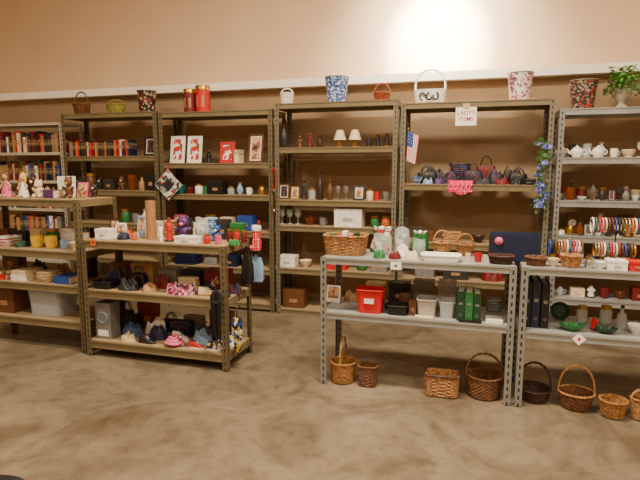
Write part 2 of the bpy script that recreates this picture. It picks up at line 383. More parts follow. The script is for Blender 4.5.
def bottle(w,h,col,cap='black'):
    t=E('bottle'); r=w/2
    m=MB(); m.sl([(.9,0),(1,h*.03),(1,h*.5),(.8,h*.6),(.35,h*.7),(.3,h*.9)],r,n=16,cap1=True); obj('body',m,col,t)
    m=MB(); m.sl([(.4,h*.88),(.4,h)],r,n=12,cap1=True); obj('cap',m,cap,t); return t
def jar(w,h,col,lid='gold'):
    t=E('jar'); r=w/2; m=MB(); m.sl([(.85,0),(1,h*.08),(1,h*.7),(.8,h*.8),(.8,h*.86)],r,n=18,cap1=True); obj('body',m,col,t)
    m=MB(); m.sl([(.86,h*.82),(.86,h)],r,n=18,cap1=True); obj('lid',m,lid,t); return t
def vase(w,h,col):
    t=E('vase'); r=w/2; m=MB(); m.sl([(.5,0),(.55,h*.03),(1,h*.35),(.8,h*.6),(.35,h*.8),(.4,h*.9),(.6,h),(.5,h),(.28,h*.85)],r,n=20); obj('body',m,col,t)
    m=MB(); m.tube([(r*.52*math.cos(a),r*.52*math.sin(a),h*.96) for a in [2*PI*i/16 for i in range(16)]],r*.08,5,True); obj('neck_ring',m,'gold',t); return t
def bowl(w,h,col):
    t=E('bowl'); r=w/2; m=MB(); m.sl([(.45,0),(.45,h*.12),(.5,h*.16),(.85,h*.6),(1,h),(.95,h),(.8,h*.6),(.3,h*.2),(0,h*.18)],r,n=24); obj('bowl_wall',m,col,t)
    return t
def cup(w,h,col):
    t=E('cup'); r=w*.42; m=MB(); m.sl([(.75,0),(.8,h*.05),(.95,h*.5),(1,h),(.92,h),(.85,h*.4),(.6,h*.08),(0,h*.07)],r,n=18); obj('body',m,col,t)
    m=MB(); m.tube([(r*.9+w*.16*math.sin(a),0,h*.5-h*.3*math.cos(a)) for a in [PI*i/10 for i in range(11)]],w*.035,6); obj('handle',m,col,t); return t
def goblet(w,h,col):
    t=E('goblet'); r=w/2; m=MB(); m.sl([(.8,0),(.8,h*.03),(.12,h*.08),(.1,h*.42),(.15,h*.45)],r,n=16,cap1=True); obj('stem',m,col,t)
    m=MB(); m.sl([(.12,h*.44),(.7,h*.52),(1,h*.7),(.9,h),(.84,h),(.9,h*.7),(.5,h*.54),(0,h*.5)],r,n=18); obj('bowl',m,col,t); return t
def figurine(w,h,col,c2=None):
    t=E('figurine'); r=w/2; m=MB(); m.sl([(1,0),(1,h*.06),(.9,h*.08)],r,n=14,cap1=True); obj('base',m,'dark brown' if col!='dark brown' else 'gold',t)
    m=MB(); m.sl([(.75,h*.08),(.7,h*.2),(.5,h*.45),(.6,h*.62),(.55,h*.72),(.2,h*.78)],r,n=14,cap1=True); m.ell((0,0,h*.87),(r*.42,r*.42,h*.12),12)
    for s in(-1,1): m.tube([(s*r*.5,0,h*.7),(s*r*.8,-r*.15,h*.55),(s*r*.35,-r*.55,h*.47)],[r*.17,r*.15,r*.12],6)
    obj('body',m,col,t)
    m=MB(); m.sl([(1,h*.9),(.9,h*.97),(.3,h*1.0)],r*.45,n=12,cap1=True); obj('hair',m,c2 or 'brown',t); return t
def candle(w,h,col):
    t=E('candle'); m=MB(); m.sl([(1,0),(1,h*.88),(.9,h*.9)],w/2,n=16,cap1=True); obj('wax',m,col,t)
    m=MB(); m.tube([(0,0,h*.88),(0.001,0,h)],.0015,5); obj('wick',m,'black',t); return t
def teapot(w,h,col):
    t=E('teapot'); r=w*.32; m=MB(); m.sl([(.6,0),(.62,h*.04),(1,h*.35),(.95,h*.55),(.55,h*.75)],r,n=22,cap1=True); obj('body',m,col,t)
    m=MB(); m.sl([(.58,h*.74),(.5,h*.8),(.15,h*.87),(.18,h*.94),(0,h)],r,n=18); obj('lid',m,col,t)
    m=MB(); m.tube([(-r*.85,0,h*.3),(-r*1.2,0,h*.4),(-r*1.35,0,h*.6),(-r*1.55,0,h*.72)],[r*.22,r*.16,r*.12,r*.1],8); obj('spout',m,col,t)
    m=MB(); m.tube([(r*.8+r*.65*math.sin(a),0,h*.42-h*.22*math.cos(a)) for a in [PI*i/10 for i in range(11)]],r*.09,6); obj('handle',m,col,t); return t
def frame(w,h,col,pic='dark picture',tilt=.16,matb='white',fw=None):
    t=E('picture_frame'); fw=fw or w*.12; th=.012; m=MB()
    m.box(-w/2,w/2,-th,0,0,fw); m.box(-w/2,w/2,-th,0,h-fw,h); m.box(-w/2,-w/2+fw,-th,0,fw,h-fw); m.box(w/2-fw,w/2,-th,0,fw,h-fw)
    obj('frame',m,col,t,smooth=False)
    g=w*.08
    obj('mat_board',MB().box(-w/2+fw,w/2-fw,-.006,-.001,fw,h-fw),matb,t,smooth=False)
    obj('picture',MB().box(-w/2+fw+g,w/2-fw-g,-.008,-.0062,fw+g,h-fw-g),pic,t,smooth=False)
    a=tilt; m=MB(); M=Matrix.Translation((0,0,h*.6))@Matrix.Rotation(a*1.9,4,'X'); m.box(-w*.1,w*.1,.001,.004,-h*.53,0,M=M); obj('easel_flap',m,'charcoal',t,smooth=False)
    t.rotation_euler.x=-a; return t
def plush(w,h,col,c2='cream'):
    t=E('stuffed_toy'); r=w/2; m=MB()
    m.ell((0,0,h*.3),(r*.62,r*.5,h*.28),14); m.ell((0,-r*.08,h*.7),(r*.58,r*.52,h*.22),14)
    for s in(-1,1):
        m.ell((s*r*.42,0,h*.87),(r*.2,r*.1,h*.09),8)
        m.ell((s*r*.72,-r*.2,h*.42),(r*.24,r*.24,h*.13),8,Matrix.Rotation(s*.7,3,'Y')); m.ell((s*r*.5,-r*.45,h*.1),(r*.26,r*.42,h*.1),8)
    obj('body',m,col,t)
    m=MB(); m.ell((0,-r*.55,h*.64),(r*.26,r*.2,h*.08),10); obj('muzzle',m,c2,t)
    for s in(-1,1):
        m=MB(); m.ell((s*r*.22,-r*.55,h*.76),r*.07,8); obj('eye',m,'black',t)
    return t
def doll(w,h,col,c2='yellow'):
    t=E('doll'); r=w/2; m=MB(); m.ell((0,0,h*.78),(r*.42,r*.4,h*.15),14); m.sl([(1,h*.5),(1,h*.66)],r*.15,n=10)
    for s in(-1,1): m.tube([(0,0,h*.56),(s*r*.3,0,h*.58),(s*r*.75,-r*.1,h*.42),(s*r*.8,-r*.3,h*.32)],[r*.14,r*.14,r*.12,r*.1],7)
    obj('body',m,'beige',t)
    for s in(-1,1):
        m=MB(); m.tube([(s*r*.3,-r*.2,h*.08),(s*r*.32,-r*.95,h*.05)],[r*.15,r*.13],7); obj('leg',m,'beige',t)
    m=MB(); m.sl([(.95,0),(1,h*.05),(.7,h*.3),(.38,h*.45),(.42,h*.57),(.15,h*.61)],r*.85,r*.6,1,20,cap1=True,wob=.004); obj('dress',m,col,t)
    m=MB(); m.ell((0,r*.12,h*.83),(r*.5,r*.45,h*.16),12)
    for s in(-1,1): m.ell((s*r*.45,r*.05,h*.7),(r*.14,r*.18,h*.13),8)
    obj('hair',m,c2,t); return t
def shoe(w,h,col,sole='white'):
    t=E('shoe'); L=w; hw=w*.18
    ws=[.55,.78,.82,.75,.85,1,.92,.5]; hs=[.85,1,.95,.85,.62,.48,.42,.2]
    m=MB(); rs=[]
    for i,(a,b) in enumerate(zip(ws,hs)):
        x=-L/2+L*i/7*.98+.002; rs.append([Vector((x,-math.cos(q)*hw*a,h*.14+math.sin(q)*(h*b-h*.14))) for q in [PI*j/10 for j in range(11)]])
    m.rings(rs,True,True,True); obj('upper',m,col,t)
    m=MB(); rs=[]
    for i,a in enumerate(ws):
        x=-L/2+L*i/7; y=hw*a*1.07; rs.append([Vector(p) for p in((x,-y,0),(x,y,0),(x,y,h*.18),(x,-y,h*.18))])
    m.rings(rs,True,True,True); obj('sole',m,sole,t)
    m=MB(); m.ell((-L*.24,0,h*.95),(L*.17,hw*.6,h*.07),12); obj('lining',m,'charcoal',t)
    m=MB()
    for k in range(3): m.tube([(L*(.0+.06*k),-hw*.45,h*(.78-.1*k)),(L*(.0+.06*k),0,h*(.86-.11*k)),(L*(.0+.06*k),hw*.45,h*(.78-.1*k))],.0022,5)
    obj('laces',m,'white' if sole!='white' or col!='white' else 'grey',t); return t
def cloth(w,h,col,d=None):
    d=d or min(w*.8,.26); n=max(2,int(h/.02)); th=h/n; m=MB()
    for i in range(n):
        s=.98-.10*random.random(); z=i*th; dx=random.uniform(-.01,.01)*w
        m.sl([(.90*s,z),(1*s,z+th*.3),(1*s,z+th*.75),(.90*s,z+th*1.0)],w/2,d/2,.45,40,cap1=True,wob=.012,c=(dx,0,0))
    return obj('folded_cloth',m,col)
def heap(w,h,col,d=None):
    d=d or min(w*.8,.3); h=min(h,.55*w); m=MB(); rs=[]; sd=random.random()*50; nr=18; n=60
    for i in range(nr):
        k=1-i/(nr-1)*.985
        ring=[]
        for j in range(n):
            a=2*PI*j/n; cx,cy=math.cos(a)*k,math.sin(a)*k
            q=noise.noise(Vector((cx*1.6+sd,cy*1.2,sd))); q2=abs(noise.noise(Vector((cx*3.2+sd+q,cy*2.2,sd+9))))
            kk=k*(.9+.06*math.sin(a*3+sd)*k+.04*math.sin(a*7+sd*2)*k)
            z=h*((1-k**6)*(.62+.62*q)+.5*q2*(1-k**8)) if i else 0
            ring.append(Vector((math.cos(a)*kk*w/2,math.sin(a)*kk*d/2,max(z,.002 if i else 0))))
        rs.append(ring)
    m.rings(rs,True,True,True); return obj('crumpled_cloth',m,col)
def coil(w,h,col):
    t=E('coiled_belt'); m=MB(); pts=[]
    for i in range(90):
        a=i*2*PI/26; r=w*.40-.0006*i; pts.append((r*math.cos(a),r*math.sin(a)*.8,h*.16+h*.7*i/90+h*.05*math.sin(a*2)))
    m.tube(pts,h*.14,7); obj('strap',m,col,t)
    m=MB(); m.ell((w*.36,-.01,h*.9),(h*.16,h*.2,h*.12),8); obj('buckle',m,'silver',t); return t
def handbag(w,h,col,d=None):
    t=E('handbag'); d=d or w*.35; b=h*.65; m=MB(); m.sl([(.94,0),(1,b*.1),(.97,b*.6),(.85,b*.96),(.8,b)],w/2,d/2,.5,32,cap1=True,wob=.004); obj('body',m,col,t)
    for s in(-1,1):
        m=MB(); m.tube([(-math.cos(a)*w*.28,s*d*.25,b*.9+math.sin(a)*(h-b*.9)) for a in [PI*i/14 for i in range(15)]],w*.022+.001,6); obj('strap',m,'black' if col!='black' else 'charcoal',t)
    m=MB(); m.ell((0,-d*.44,b*.82),(w*.05,.004,w*.04),8); obj('clasp',m,'gold',t); return t
def hat(w,h,col,band='black'):
    t=E('hat'); r=w/2; m=MB(); m.sl([(1,.004),(1,.008),(.62,h*.2),(.58,h*.85),(.4,h),(0,h*.96)],r,r*.85,1,28,cap0=True); obj('brim_and_crown',m,col,t)
    m=MB(); m.sl([(.63,h*.2),(.61,h*.42)],r,r*.85,1,28,cap0=False); obj('band',m,band,t); return t
def minilamp(w,h,col):
    t=E('table_lamp'); r=w/2; m=MB(); m.sl([(.6,0),(.6,h*.06),(.2,h*.12),(.35,h*.3),(.12,h*.48),(.1,h*.8)],r,n=14,cap1=True); obj('base',m,'gold',t)
    m=MB(); m.sl([(1,h*.42),(.5,h),(.47,h),(.96,h*.425)],r,n=24,cap0=False); obj('lamp_shade',m,col,t); return t
def giftbag(w,h,col,d=None):
    t=E('gift_bag'); d=d or w*.5; m=MB(); m.sl([(.9,0),(1,.01),(1.0,h*.35),(.93,h*.55),(.96,h*.78)],w/2,d/2,.45,44,wob=w*.12); obj('bag',m,col,t)
    m=MB(); rs=[]
    for k,z in((.9,h*.66),(.85,h*.76),(.95,h*.84),(.55,h*.83),(.1,h*.78)):
        rs.append([Vector((math.cos(a)*w*.42*k*(1+.12*math.cos(a*7+z*30)),math.sin(a)*d*.42*k,z+h*.03*math.sin(a*5)*k)) for a in [2*PI*j/44 for j in range(44)]])
    m.rings(rs,True,False,True); obj('tissue_paper',m,'white',t); 
    for s in(-1,1):
        m=MB(); m.tube([(-math.cos(a)*w*.2,s*d*.46,h*.7+math.sin(a)*h*.3) for a in [PI*i/10 for i in range(11)]],.0025,5); obj('handle',m,'dark green',t)
    return t
def wrapbag(w,h,col,d=None):
    t=E('plastic_bag'); d=d or w*.5
    m=MB(); rs=[]; sd=random.random()*30
    for k,z in((.85,0),(.98,.1),(1,.4),(.97,.7),(.9,.9),(.96,1.0)):
        rs.append([Vector((math.cos(a)*w/2*k*(.92+.16*noise.noise(Vector((math.cos(a)*2+sd,math.sin(a)*2,z*3)))),math.sin(a)*d/2*k*(.92+.16*noise.noise(Vector((math.cos(a)*2+sd,math.sin(a)*2,z*3+8)))),h*z*(1 if z<.95 else 1+.06*math.sin(a*2+sd)))) for a in [2*PI*j/40 for j in range(40)]])
    m.rings(rs,True,True,False); obj('film',m,'clear',t)
    m=MB(); m.sl([(.8,.004),(.88,h*.3),(.86,h*.6),(.6,h*.74)],w*.42,d*.40,.6,28,cap1=True,wob=w*.08); obj('wrapped_contents',m,col,t); return t
def roll(w,h,col):
    t=E('paper_roll'); m=MB(); m.sl([(1,0),(1,h),(.45,h),(.45,h*.7)],w/2,n=22); obj('paper',m,col,t)
    m=MB(); m.sl([(.45,h*.98),(.45,h*1.01),(.35,h*1.01),(.35,h*.6)],w/2,n=18,cap0=False); obj('core',m,'pink',t); return t
def card(w,h,col,pic='portrait picture'):
    t=E('greeting_card'); m=MB(); m.box(-w/2,w/2,-.001,0,0,h,M=Matrix.Rotation(-.2,4,'X'))
    m.box(-w/2,w/2,0,.001,-h,0,M=Matrix.Translation((0,h*.2,h*.98))@Matrix.Rotation(.2,4,'X'))
    obj('paper',m,col,t,smooth=False); m=MB(); m.box(-w*.38,w*.38,-.002,-.001,h*.25,h*.9,M=Matrix.Rotation(-.2,4,'X')); obj('printed_picture',m,pic,t,smooth=False); return t
def speaker(w,h,col):
    t=E('box'); d=w*.9; obj('body',MB().box(-w/2,w/2,-d/2,d/2,0,h),col,t,smooth=False,bevel=.004)
    m=MB(); m.tube([(w*.3*math.cos(a),-d/2-.002,h*.6+w*.3*math.sin(a)) for a in [2*PI*i/24 for i in range(24)]],.005,6,True); obj('round_trim',m,'light blue',t)
    obj('front_label',MB().box(-w*.35,w*.35,-d/2-.001,-d/2+.002,h*.08,h*.25),'white',t,smooth=False); return t
def fan(w,h,col):
    t=E('dish'); m=MB(); rs=[]
    for k,z in((.3,0),(.9,h*.6),(1,h),(.94,h),(.5,h*.3),(0.01,h*.25)):
        rs.append([Vector((math.cos(a)*w/2*k*(1+.1*math.cos(a*8)),math.sin(a)*w*.35*k*(1+.1*math.cos(a*8)),z)) for a in [2*PI*j/48 for j in range(48)]])
    m.rings(rs,True,True,True); obj('leaf_rim',m,col,t); return t
def plates(w,h,col):
    t=E('plate'); m=MB(); R_=w/2; M=Matrix.Rotation(-.22,4,'X'); rs=[]
    for k,y in((.01,.006),(.6,.006),(.7,0),(1,-.012),(1,-.009),(.7,.004),(.6,.01),(.01,.01)):
        rs.append([M@Vector((math.cos(a)*R_*k,y,R_+math.sin(a)*R_*k)) for a in [2*PI*j/28 for j in range(28)]])
    m.rings(rs,True,True,True); obj('dish',m,col,t)
    m=MB(); 
    for s in(-1,1): m.tube([(s*w*.2,-.03,.02),(s*w*.2,-.025,.003),(s*w*.2,.05,.003),(s*w*.2,.035,h*.5)],.002,5)
    m.tube([(-w*.2,.05,.003),(w*.2,.05,.003)],.002,5)
    obj('wire_stand',m,'black',t); return t
def clock(w,h,col):
    t=E('clock'); m=MB(); m.sl([(1,0),(1,h*.1),(.8,h*.12)],w/2,w*.25,.4,28,cap1=True); m.box(-w*.38,w*.38,-w*.15,w*.15,h*.12,h*.85); m.box(-w*.42,w*.42,-w*.18,w*.18,h*.85,h); obj('case',m,col,t,smooth=False)
    m=MB(); m.ell((0,-w*.155,h*.5),(w*.27,.003,w*.27),20); obj('dial',m,'white',t)
    m=MB(); m.tube([(0,-w*.155-.004,h*.5),(w*.15,-w*.155-.004,h*.5+w*.1)],.0015,4); m.tube([(0,-w*.155-.004,h*.5),(0,-w*.155-.004,h*.5+w*.2)],.0012,4); obj('hands',m,'black',t); return t
def wbasket(w,h,col,hd=.2):
    t=E('basket'); m=MB(); m.sl([(.86,0),(1,h),(.96,h),(.83,.006)],w/2,.1,.6,36); obj('body',m,'matte white',t)
    m=MB()
    for q in range(3): m.tube([(math.copysign(abs(math.cos(a))**.6,math.cos(a))*w/2*(1.005-.05*q),math.copysign(abs(math.sin(a))**.6,math.sin(a))*.1*(1.005-.05*q),h-.0-q*h*.33) for a in [2*PI*i/40 for i in range(40)]],.004,6,True)
    obj('band',m,'matte white',t)
    m=MB(); m.tube([(-math.cos(a)*w*.46,0,h*.9+(hd+h*.1)*math.sin(a)**.6) for a in [PI*i/30 for i in range(31)]],.0095,8); obj('handle',m,'matte white',t)
    for k in range(3):
        cx=-.06+.06*k; m=MB(); m.tube([(cx+.024*math.cos(a),-.112,h*.5+h*.26*math.sin(a)) for a in [4.8*i/10+k*1.4 for i in range(11)]],.0075,6); obj('black_mark',m,'black',t)
    return t
K={'basket':(basket,'basket','woven basket'),'wbasket':(wbasket,'basket','basket'),'pail':(pail,'pail','metal pail'),'tin':(tin,'tin','canister tin'),'book':(book,'book','upright book'),'flatbook':(flatbook,'book','flat-lying book'),
'binder':(binder,'binder','ring binder'),'box':(carton,'box','lidded box'),'tub':(tub,'tub','plastic tub'),'bin':(bin_,'storage bin','storage bin'),'tray':(tray,'tray','shallow tray'),
'bottle':(bottle,'bottle','bottle'),'jar':(jar,'jar','lidded jar'),'vase':(vase,'vase','vase'),'bowl':(bowl,'bowl','bowl'),'cup':(cup,'cup','cup'),'goblet':(goblet,'goblet','stemmed goblet'),
'figurine':(figurine,'figurine','figurine'),'candle':(candle,'candle','pillar candle'),'teapot':(teapot,'teapot','teapot'),'frame':(frame,'picture frame','picture frame'),'plush':(plush,'stuffed toy','stuffed toy'),
'doll':(doll,'doll','seated doll'),'shoe':(shoe,'shoe','laced shoe'),'cloth':(cloth,'cloth','folded cloth'),'heap':(heap,'cloth','crumpled cloth'),'handbag':(handbag,'handbag','handbag'),'hat':(hat,'hat','brimmed hat'),
'lamp':(minilamp,'lamp','miniature lamp'),'giftbag':(giftbag,'gift bag','gift bag'),'wrapbag':(wrapbag,'plastic bag','clear wrapped bag'),'coil':(coil,'belt','coiled belt'),'roll':(roll,'paper roll','upright paper roll'),'card':(card,'greeting card','greeting card'),'speaker':(speaker,'box','tall box'),
'dish':(fan,'dish','leaf-shaped dish'),'plate':(plates,'plate','plate'),'clock':(clock,'clock','mantel clock')}
def R(place,y,z,items):
    items=sorted(items,key=lambda i:i[2]); cnt={}
    for it in items: cnt[it[0]]=cnt.get(it[0],0)+1
    for i,it in enumerate(items):
        kind,col,u,w,h=it[:5]; o=dict(it[5]) if len(it)>5 else {}
        lab=o.pop('label',None); yy=o.pop('y',y); rz=o.pop('rz',0); dz=o.pop('z',0)
        fn,cat,desc=K[kind]; m=mpp(u,yy,z+dz)
        r=fn(w*m,h*m,col,**o)
        r.location=(X(u,yy,z+dz+h*m/2),yy,z+dz+.0012); r.rotation_euler.z=rz
        tag(r,lab or f"{col} {desc}, {ORD[i]} from left on {place}",cat,f"{cat} pieces on {place}" if cnt[kind]>1 else None)
SM=('jar','vase','bowl','cup','figurine','bottle','candle','box','goblet','frame','card')
CM=['white','cream','charcoal','dark red','brown','tan','gold','silver','glass','green','blue','grey','amber glass','light blue','dark brown','pink','black']
def clutter(place,y,z,u0,u1,kinds=SM,cols=CM,w=(7,12),h=(7,15),seed=1,opt=None,gap=.6):
    rnd=random.Random(seed); u=u0; L=[]; last=None
    while len(L)<25:
        k=rnd.choice(kinds); ww=rnd.uniform(*w)
        if k in('bottle','candle','goblet','figurine'): ww*=.8
        if k in('box','bowl','heap','shoe','cloth','hat','coil'): ww*=1.25
        if u+ww>u1: break
        c=rnd.choice(cols); 
        if c==last: c=rnd.choice(cols)
        last=c
        if k in('cloth','heap','box','frame','card','shoe','handbag','hat','coil') and c in('glass','amber glass'): c='cream'
        hh=rnd.uniform(*h)
        if k in('bowl','coil'): hh*=.6
        if k=='shoe': hh=min(hh,ww*.6)
        if k=='frame': hh=max(hh,ww*1.2)
        L.append((k,c,u+ww/2,ww*.94,hh,dict(opt or {}) if k in('heap','cloth','box') else {})); u+=ww+.5+rnd.random()*gap
    R(place,y,z,L)
# ---- items on top of the back shelving
YM=5.10
R('far left shelving top',YM,2.10,[
 ('basket','wicker brown',82,17,10,{'hd':.14,'label':'small brown basket with tall thin handle, leftmost on top of the shelving'}),
 ('basket','wicker olive',116,22,9,{'hd':.05,'d':.16,'label':'oval yellow-green basket beside the black and red pail on top'}),
 ('pail','red and black patterned',147,19,21,{'label':'black and red printed pail at the right end of its shelf top'})])
R('second unit top',YM,2.08,[('tin','red',203,14,27,{'label':'tall red canister tin with gold lid on shelving top'}),('tin','dark red',190,12,24,{'label':'shorter dark red tin left of the tall red canister'})])
R('third unit top',YM,2.13,[
 ('basket','wicker white',287,14,11,{'hd':.05,'label':'tiny white basket left of the blue patterned bucket'}),
 ('pail','blue patterned',337,24,25,{'label':'large blue and white patterned bucket on top of shelving'}),
 ('basket','wicker red',382,17,8,{'hd':.09,'label':'small reddish basket with arched handle right of the blue bucket'})])
R('fourth unit top',YM,2.09,[
 ('wbasket','white',430,32,13,{'hd':.19,'label':'white basket with tall arched handle and black marks near the paper sign'}),
 ('pail','pink patterned',520,25,27,{'label':'white and pink patterned pail right of the paper sign'})])
R('right unit top',YM,2.00,[('pail','dark floral',583,26,28,{'label':'dark pail with red and white flowers beside the potted plant'})])
t=E('potted_plant'); m=MB(); m.sl([(.6,0),(.62,.015),(.3,.04),(.35,.06),(.8,.1),(1,.16),(1.1,.175),(1.02,.175),(.8,.12)],.085,n=28); obj('urn',m,'stone',t)
m=MB(); random.seed(3)
for k in range(560):
    a=random.random()*2*PI; r=.17*math.sqrt(random.random()); z=.13+random.uniform(0,.24)*math.sqrt(max(0,1-(r/.185)**2))
    if r<.09 and z<.17: z+=.05
    c=Vector((r*math.cos(a),r*math.sin(a)*.8,z)); d=Vector((math.cos(a),math.sin(a),random.uniform(-.8,.7))).normalized(); s=d.cross(Vector((0,0,1))).normalized(); L=random.uniform(.03,.05)
    if c.x+d.x*L<-.137: continue
    m.quad([c,c+d*L*.5+s*L*.36,c+d*L,c+d*L*.5-s*L*.36+Vector((0,0,.006))])
for k in range(14):
    a=random.random()*2*PI; m.tube([(0,0,.13),(.05*math.cos(a),.05*math.sin(a),.22),(.1*math.cos(a),.1*math.sin(a),.26)],.002,4)
obj('foliage',m,M_leaf2,t,smooth=False); tag(t,'bushy light green plant in a grey-beige urn on top of the right shelving','potted plant',loc=(X(622,5.12,2.1),5.12,2.001))
# paper sign
t=E('sign'); obj('paper',MB().box(-.09,.09,-.001,0,-.08,.08),'matte white',t,smooth=False)
text("LADY'S",.05,'red',t,(0,-.0015,.03),(PI/2,0,0)); text("ITEMS",.05,'red',t,(0,-.0015,-.025),(PI/2,0,0))
m=MB(); m.box(-.03,.03,-.002,-.001,.06,.115); obj('tape',m,'beige',t,smooth=False)
tag(t,'white paper sign with red lettering hanging below the top shelf edge','sign',loc=(X(466,4.92,1.95),4.924,1.955))
# ---- bookcase
def bookrow(place,y,z,u0,u1,hmin,hmax,cols,w=(.022,.045)):
    x=X(u0,y,z); x1=X(u1,y,z); i=0; last=None
    while x<x1 and i<30:
        ww=random.uniform(*w); c=random.choice([q for q in cols if q!=last]); last=c; o=book(ww,random.uniform(hmin,hmax),c)
        o.location=(x+ww/2,y+random.uniform(-.015,.01),z+.001); tag(o,f"{c} book, {ORD[i]} from the left in {place}",'book',f"books in {place}"); x+=ww+.002; i+=1
BC=['dark red','brown','dark brown','tan','cream','navy','black','red','dark green','charcoal','brown','grey','kraft','blue','black','white']
bookrow('top row of the bookcase',5.1,1.68,2,64,.17,.25,BC,(.02,.045))
bookrow('second row of the bookcase',5.1,1.35,2,64,.17,.24,BC,(.02,.045))
bookrow('third row of the bookcase',5.1,1.02,2,64,.17,.22,BC,(.02,.045))
bookrow('fourth row of the bookcase',5.1,.72,14,64,.17,.23,BC,(.022,.05))
bookrow('the movie case row',5.06,1.63,74,137,.15,.18,['black','navy','dark red','charcoal','cream','orange','dark brown','red','tan','grey','black','charcoal'],(.018,.032))
R('framed picture shelf',5.08,1.63,[('frame','black',151,16,19,{'matb':'cream','label':'black picture frame right of the movie cases'})])
clutter('shelf beneath the movie cases',5.04,1.25,76,160,('figurine','vase','bottle','box','plush','jar','cup'),['brown','dark brown','charcoal','dark red','amber glass','white','tan','black'],(7,11),(9,17),3)
clutter('lower shelf behind the doll rack',5.06,.88,112,160,seed=4)
# ---- second unit
R('the framed picture shelf',5.08,1.55,[
 ('frame','white',177,16,27,{'pic':'floral picture','label':'left of two white frames with red flower pictures'}),
 ('frame','white',194,16,27,{'pic':'floral picture','label':'right of two white frames with red flower pictures'}),
 ('figurine','black',209,8,13),
 ('frame','red',227,16,21,{'pic':'floral picture','matb':'red','label':'bright red frame between black figurine and small cream book'}),
 ('book','cream',239,5,13),
 ('frame','brown',255,17,29,{'pic':'portrait picture','rz':-.15,'label':'brown wooden frame with a portrait leaning at the right post'})])
R('shelf below the flower pictures',5.04,1.22,[('box','teal',177,13,9),('bowl','dark red',190,10,6),('jar','white',199,8,10),('candle','green',206,5,9),('box','black',218,16,13),('jar','glass',231,7,8),('vase','light blue',240,7,12),('cup','white',249,7,7),('jar','gold',262,7,9)])
clutter('third shelf of picture unit',5.06,.84,172,268,('box','bowl','cup','jar','card','cloth'),CM,(10,15),(8,15),6,gap=5)
clutter('second shelf of picture unit',5.06,.45,175,266,('box','heap','cloth','tub','handbag'),['red','charcoal','tan','navy','grey','beige','brown'],(15,22),(10,17),7,gap=5)
# ---- third unit
R('the miniature lamp shelf',5.08,1.70,[
 ('vase','charcoal',284,10,23,{'label':'tall dark pitcher-shaped vase at left of the miniature lamp shelf'}),
 ('figurine','brown',300,8,12),('figurine','dark red',310,7,15),('bottle','dark brown',320,6,12),
 ('lamp','cream',340,13,17,{'label':'left of two miniature lamps with cream cone shades'}),
 ('lamp','cream',355,13,17,{'label':'right of two miniature lamps with cream cone shades'}),
 ('cup','charcoal',369,8,9),('figurine','black',378,7,13),('figurine','dark brown',387,7,14)])
R('middle shelf of lamp unit',5.06,1.18,[
 ('frame','brown',284,11,15),('frame','gold',295,9,13,{'pic':'portrait picture'}),('figurine','charcoal',304,7,21),('jar','glass',312,7,12),
 ('bottle','dark brown',320,7,29,{'label':'tall dark brown bottle standing mid-shelf in the third unit'}),('vase','brown',330,8,20),('goblet','silver',338,6,14),('goblet','silver',346,6,14),
 ('frame','charcoal',359,12,15,{'pic':'portrait picture','fw':.02}),('jar','cream',370,7,12),('candle','red',377,5,10),('cup','grey',386,8,9)])
R('glassware shelf of lamp unit',5.06,.92,[('goblet','glass',282,7,15),('goblet','glass',290,7,15),('goblet','glass',298,7,15),('bowl','amber glass',310,12,8),('cup','grey',323,9,8),
 ('box','white',350,28,18,{'d':.2,'label':'large white box behind the wicker picnic basket'}),('jar','green',375,9,11),('jar','orange',386,9,11)])
clutter('shelf behind the stocking',5.06,.48,280,320,('plush','bowl','heap','box'),['pink','tan','beige','white','cream','light blue'],(10,15),(8,15),11)
R('second shelf of lamp unit',5.06,.48,[('box','red',338,20,15),('jar','green',362,10,13),('box','grey',380,16,12)])
R('bottom shelf of lamp unit',5.08,.05,[('box','brown',296,22,18)])
# ---- fourth unit
R('the dark fabric shelf',5.01,1.35,[
 ('bowl','blue patterned',417,11,7),('heap','light blue',428,11,7,{'d':.12}),('heap','purple',439,12,8,{'d':.12}),
 ('heap','charcoal',484,19,9,{'d':.12}),('heap','dark red',502,16,7,{'d':.12}),('heap','black',517,13,8,{'d':.12}),('cloth','charcoal',530,11,6,{'d':.12})])
R('the dark fabric shelf middle row',5.145,1.35,[('handbag','black',427,20,17,{'d':.1}),('heap','dark printed',450,24,13,{'d':.11}),('handbag','dark printed',473,19,20,{'d':.1}),('heap','dark printed',495,23,13,{'d':.11}),('handbag','black',518,19,16,{'d':.1})])
R('the dark fabric shelf back row',5.262,1.35,[('heap','charcoal',432,30,16,{'d':.1}),('cloth','dark printed',460,22,20,{'d':.1}),
 ('handbag','dark red',486,20,27,{'d':.08}),('heap','dark brown',512,28,15,{'d':.1})])
m=MB(); rs=[]
for i in range(20):
    s=i/19; fr=.5
    yy=.05-.145*min(1,s/fr); z=.006+.012*abs(math.sin(s*9)) if s<fr else .004-(s-fr)*.17
    rs.append([Vector((-.105+.21*j/22+.008*math.sin(i*.8),yy+(.012*math.sin(j*1.5+s*4) -.016 if s>fr else .01*math.sin(j*.8)),z+(.018*abs(math.sin(j*.9+i*.5)) if s<fr else .03*math.sin(j*.35+.4)*(s-fr)))) for j in range(23)])
m.rings(rs,False); o=obj('draped_cloth',m,'pink polka dot'); tag(o,'hot pink and white polka dot cloth draped over the fabric shelf edge','cloth',loc=(X(460,4.98,1.35),5.01,1.352))
R('third shelf below dark fabrics',5.1,.80,[('box','brown',425,18,10),('cloth','tan',452,20,10),('bowl','dark brown',478,14,7)])
R('second shelf below dark fabrics',5.08,.45,[('tub','grey',425,22,12),('box','charcoal',456,24,14),('heap','dark red',492,24,12),('box','cream',522,16,12)])
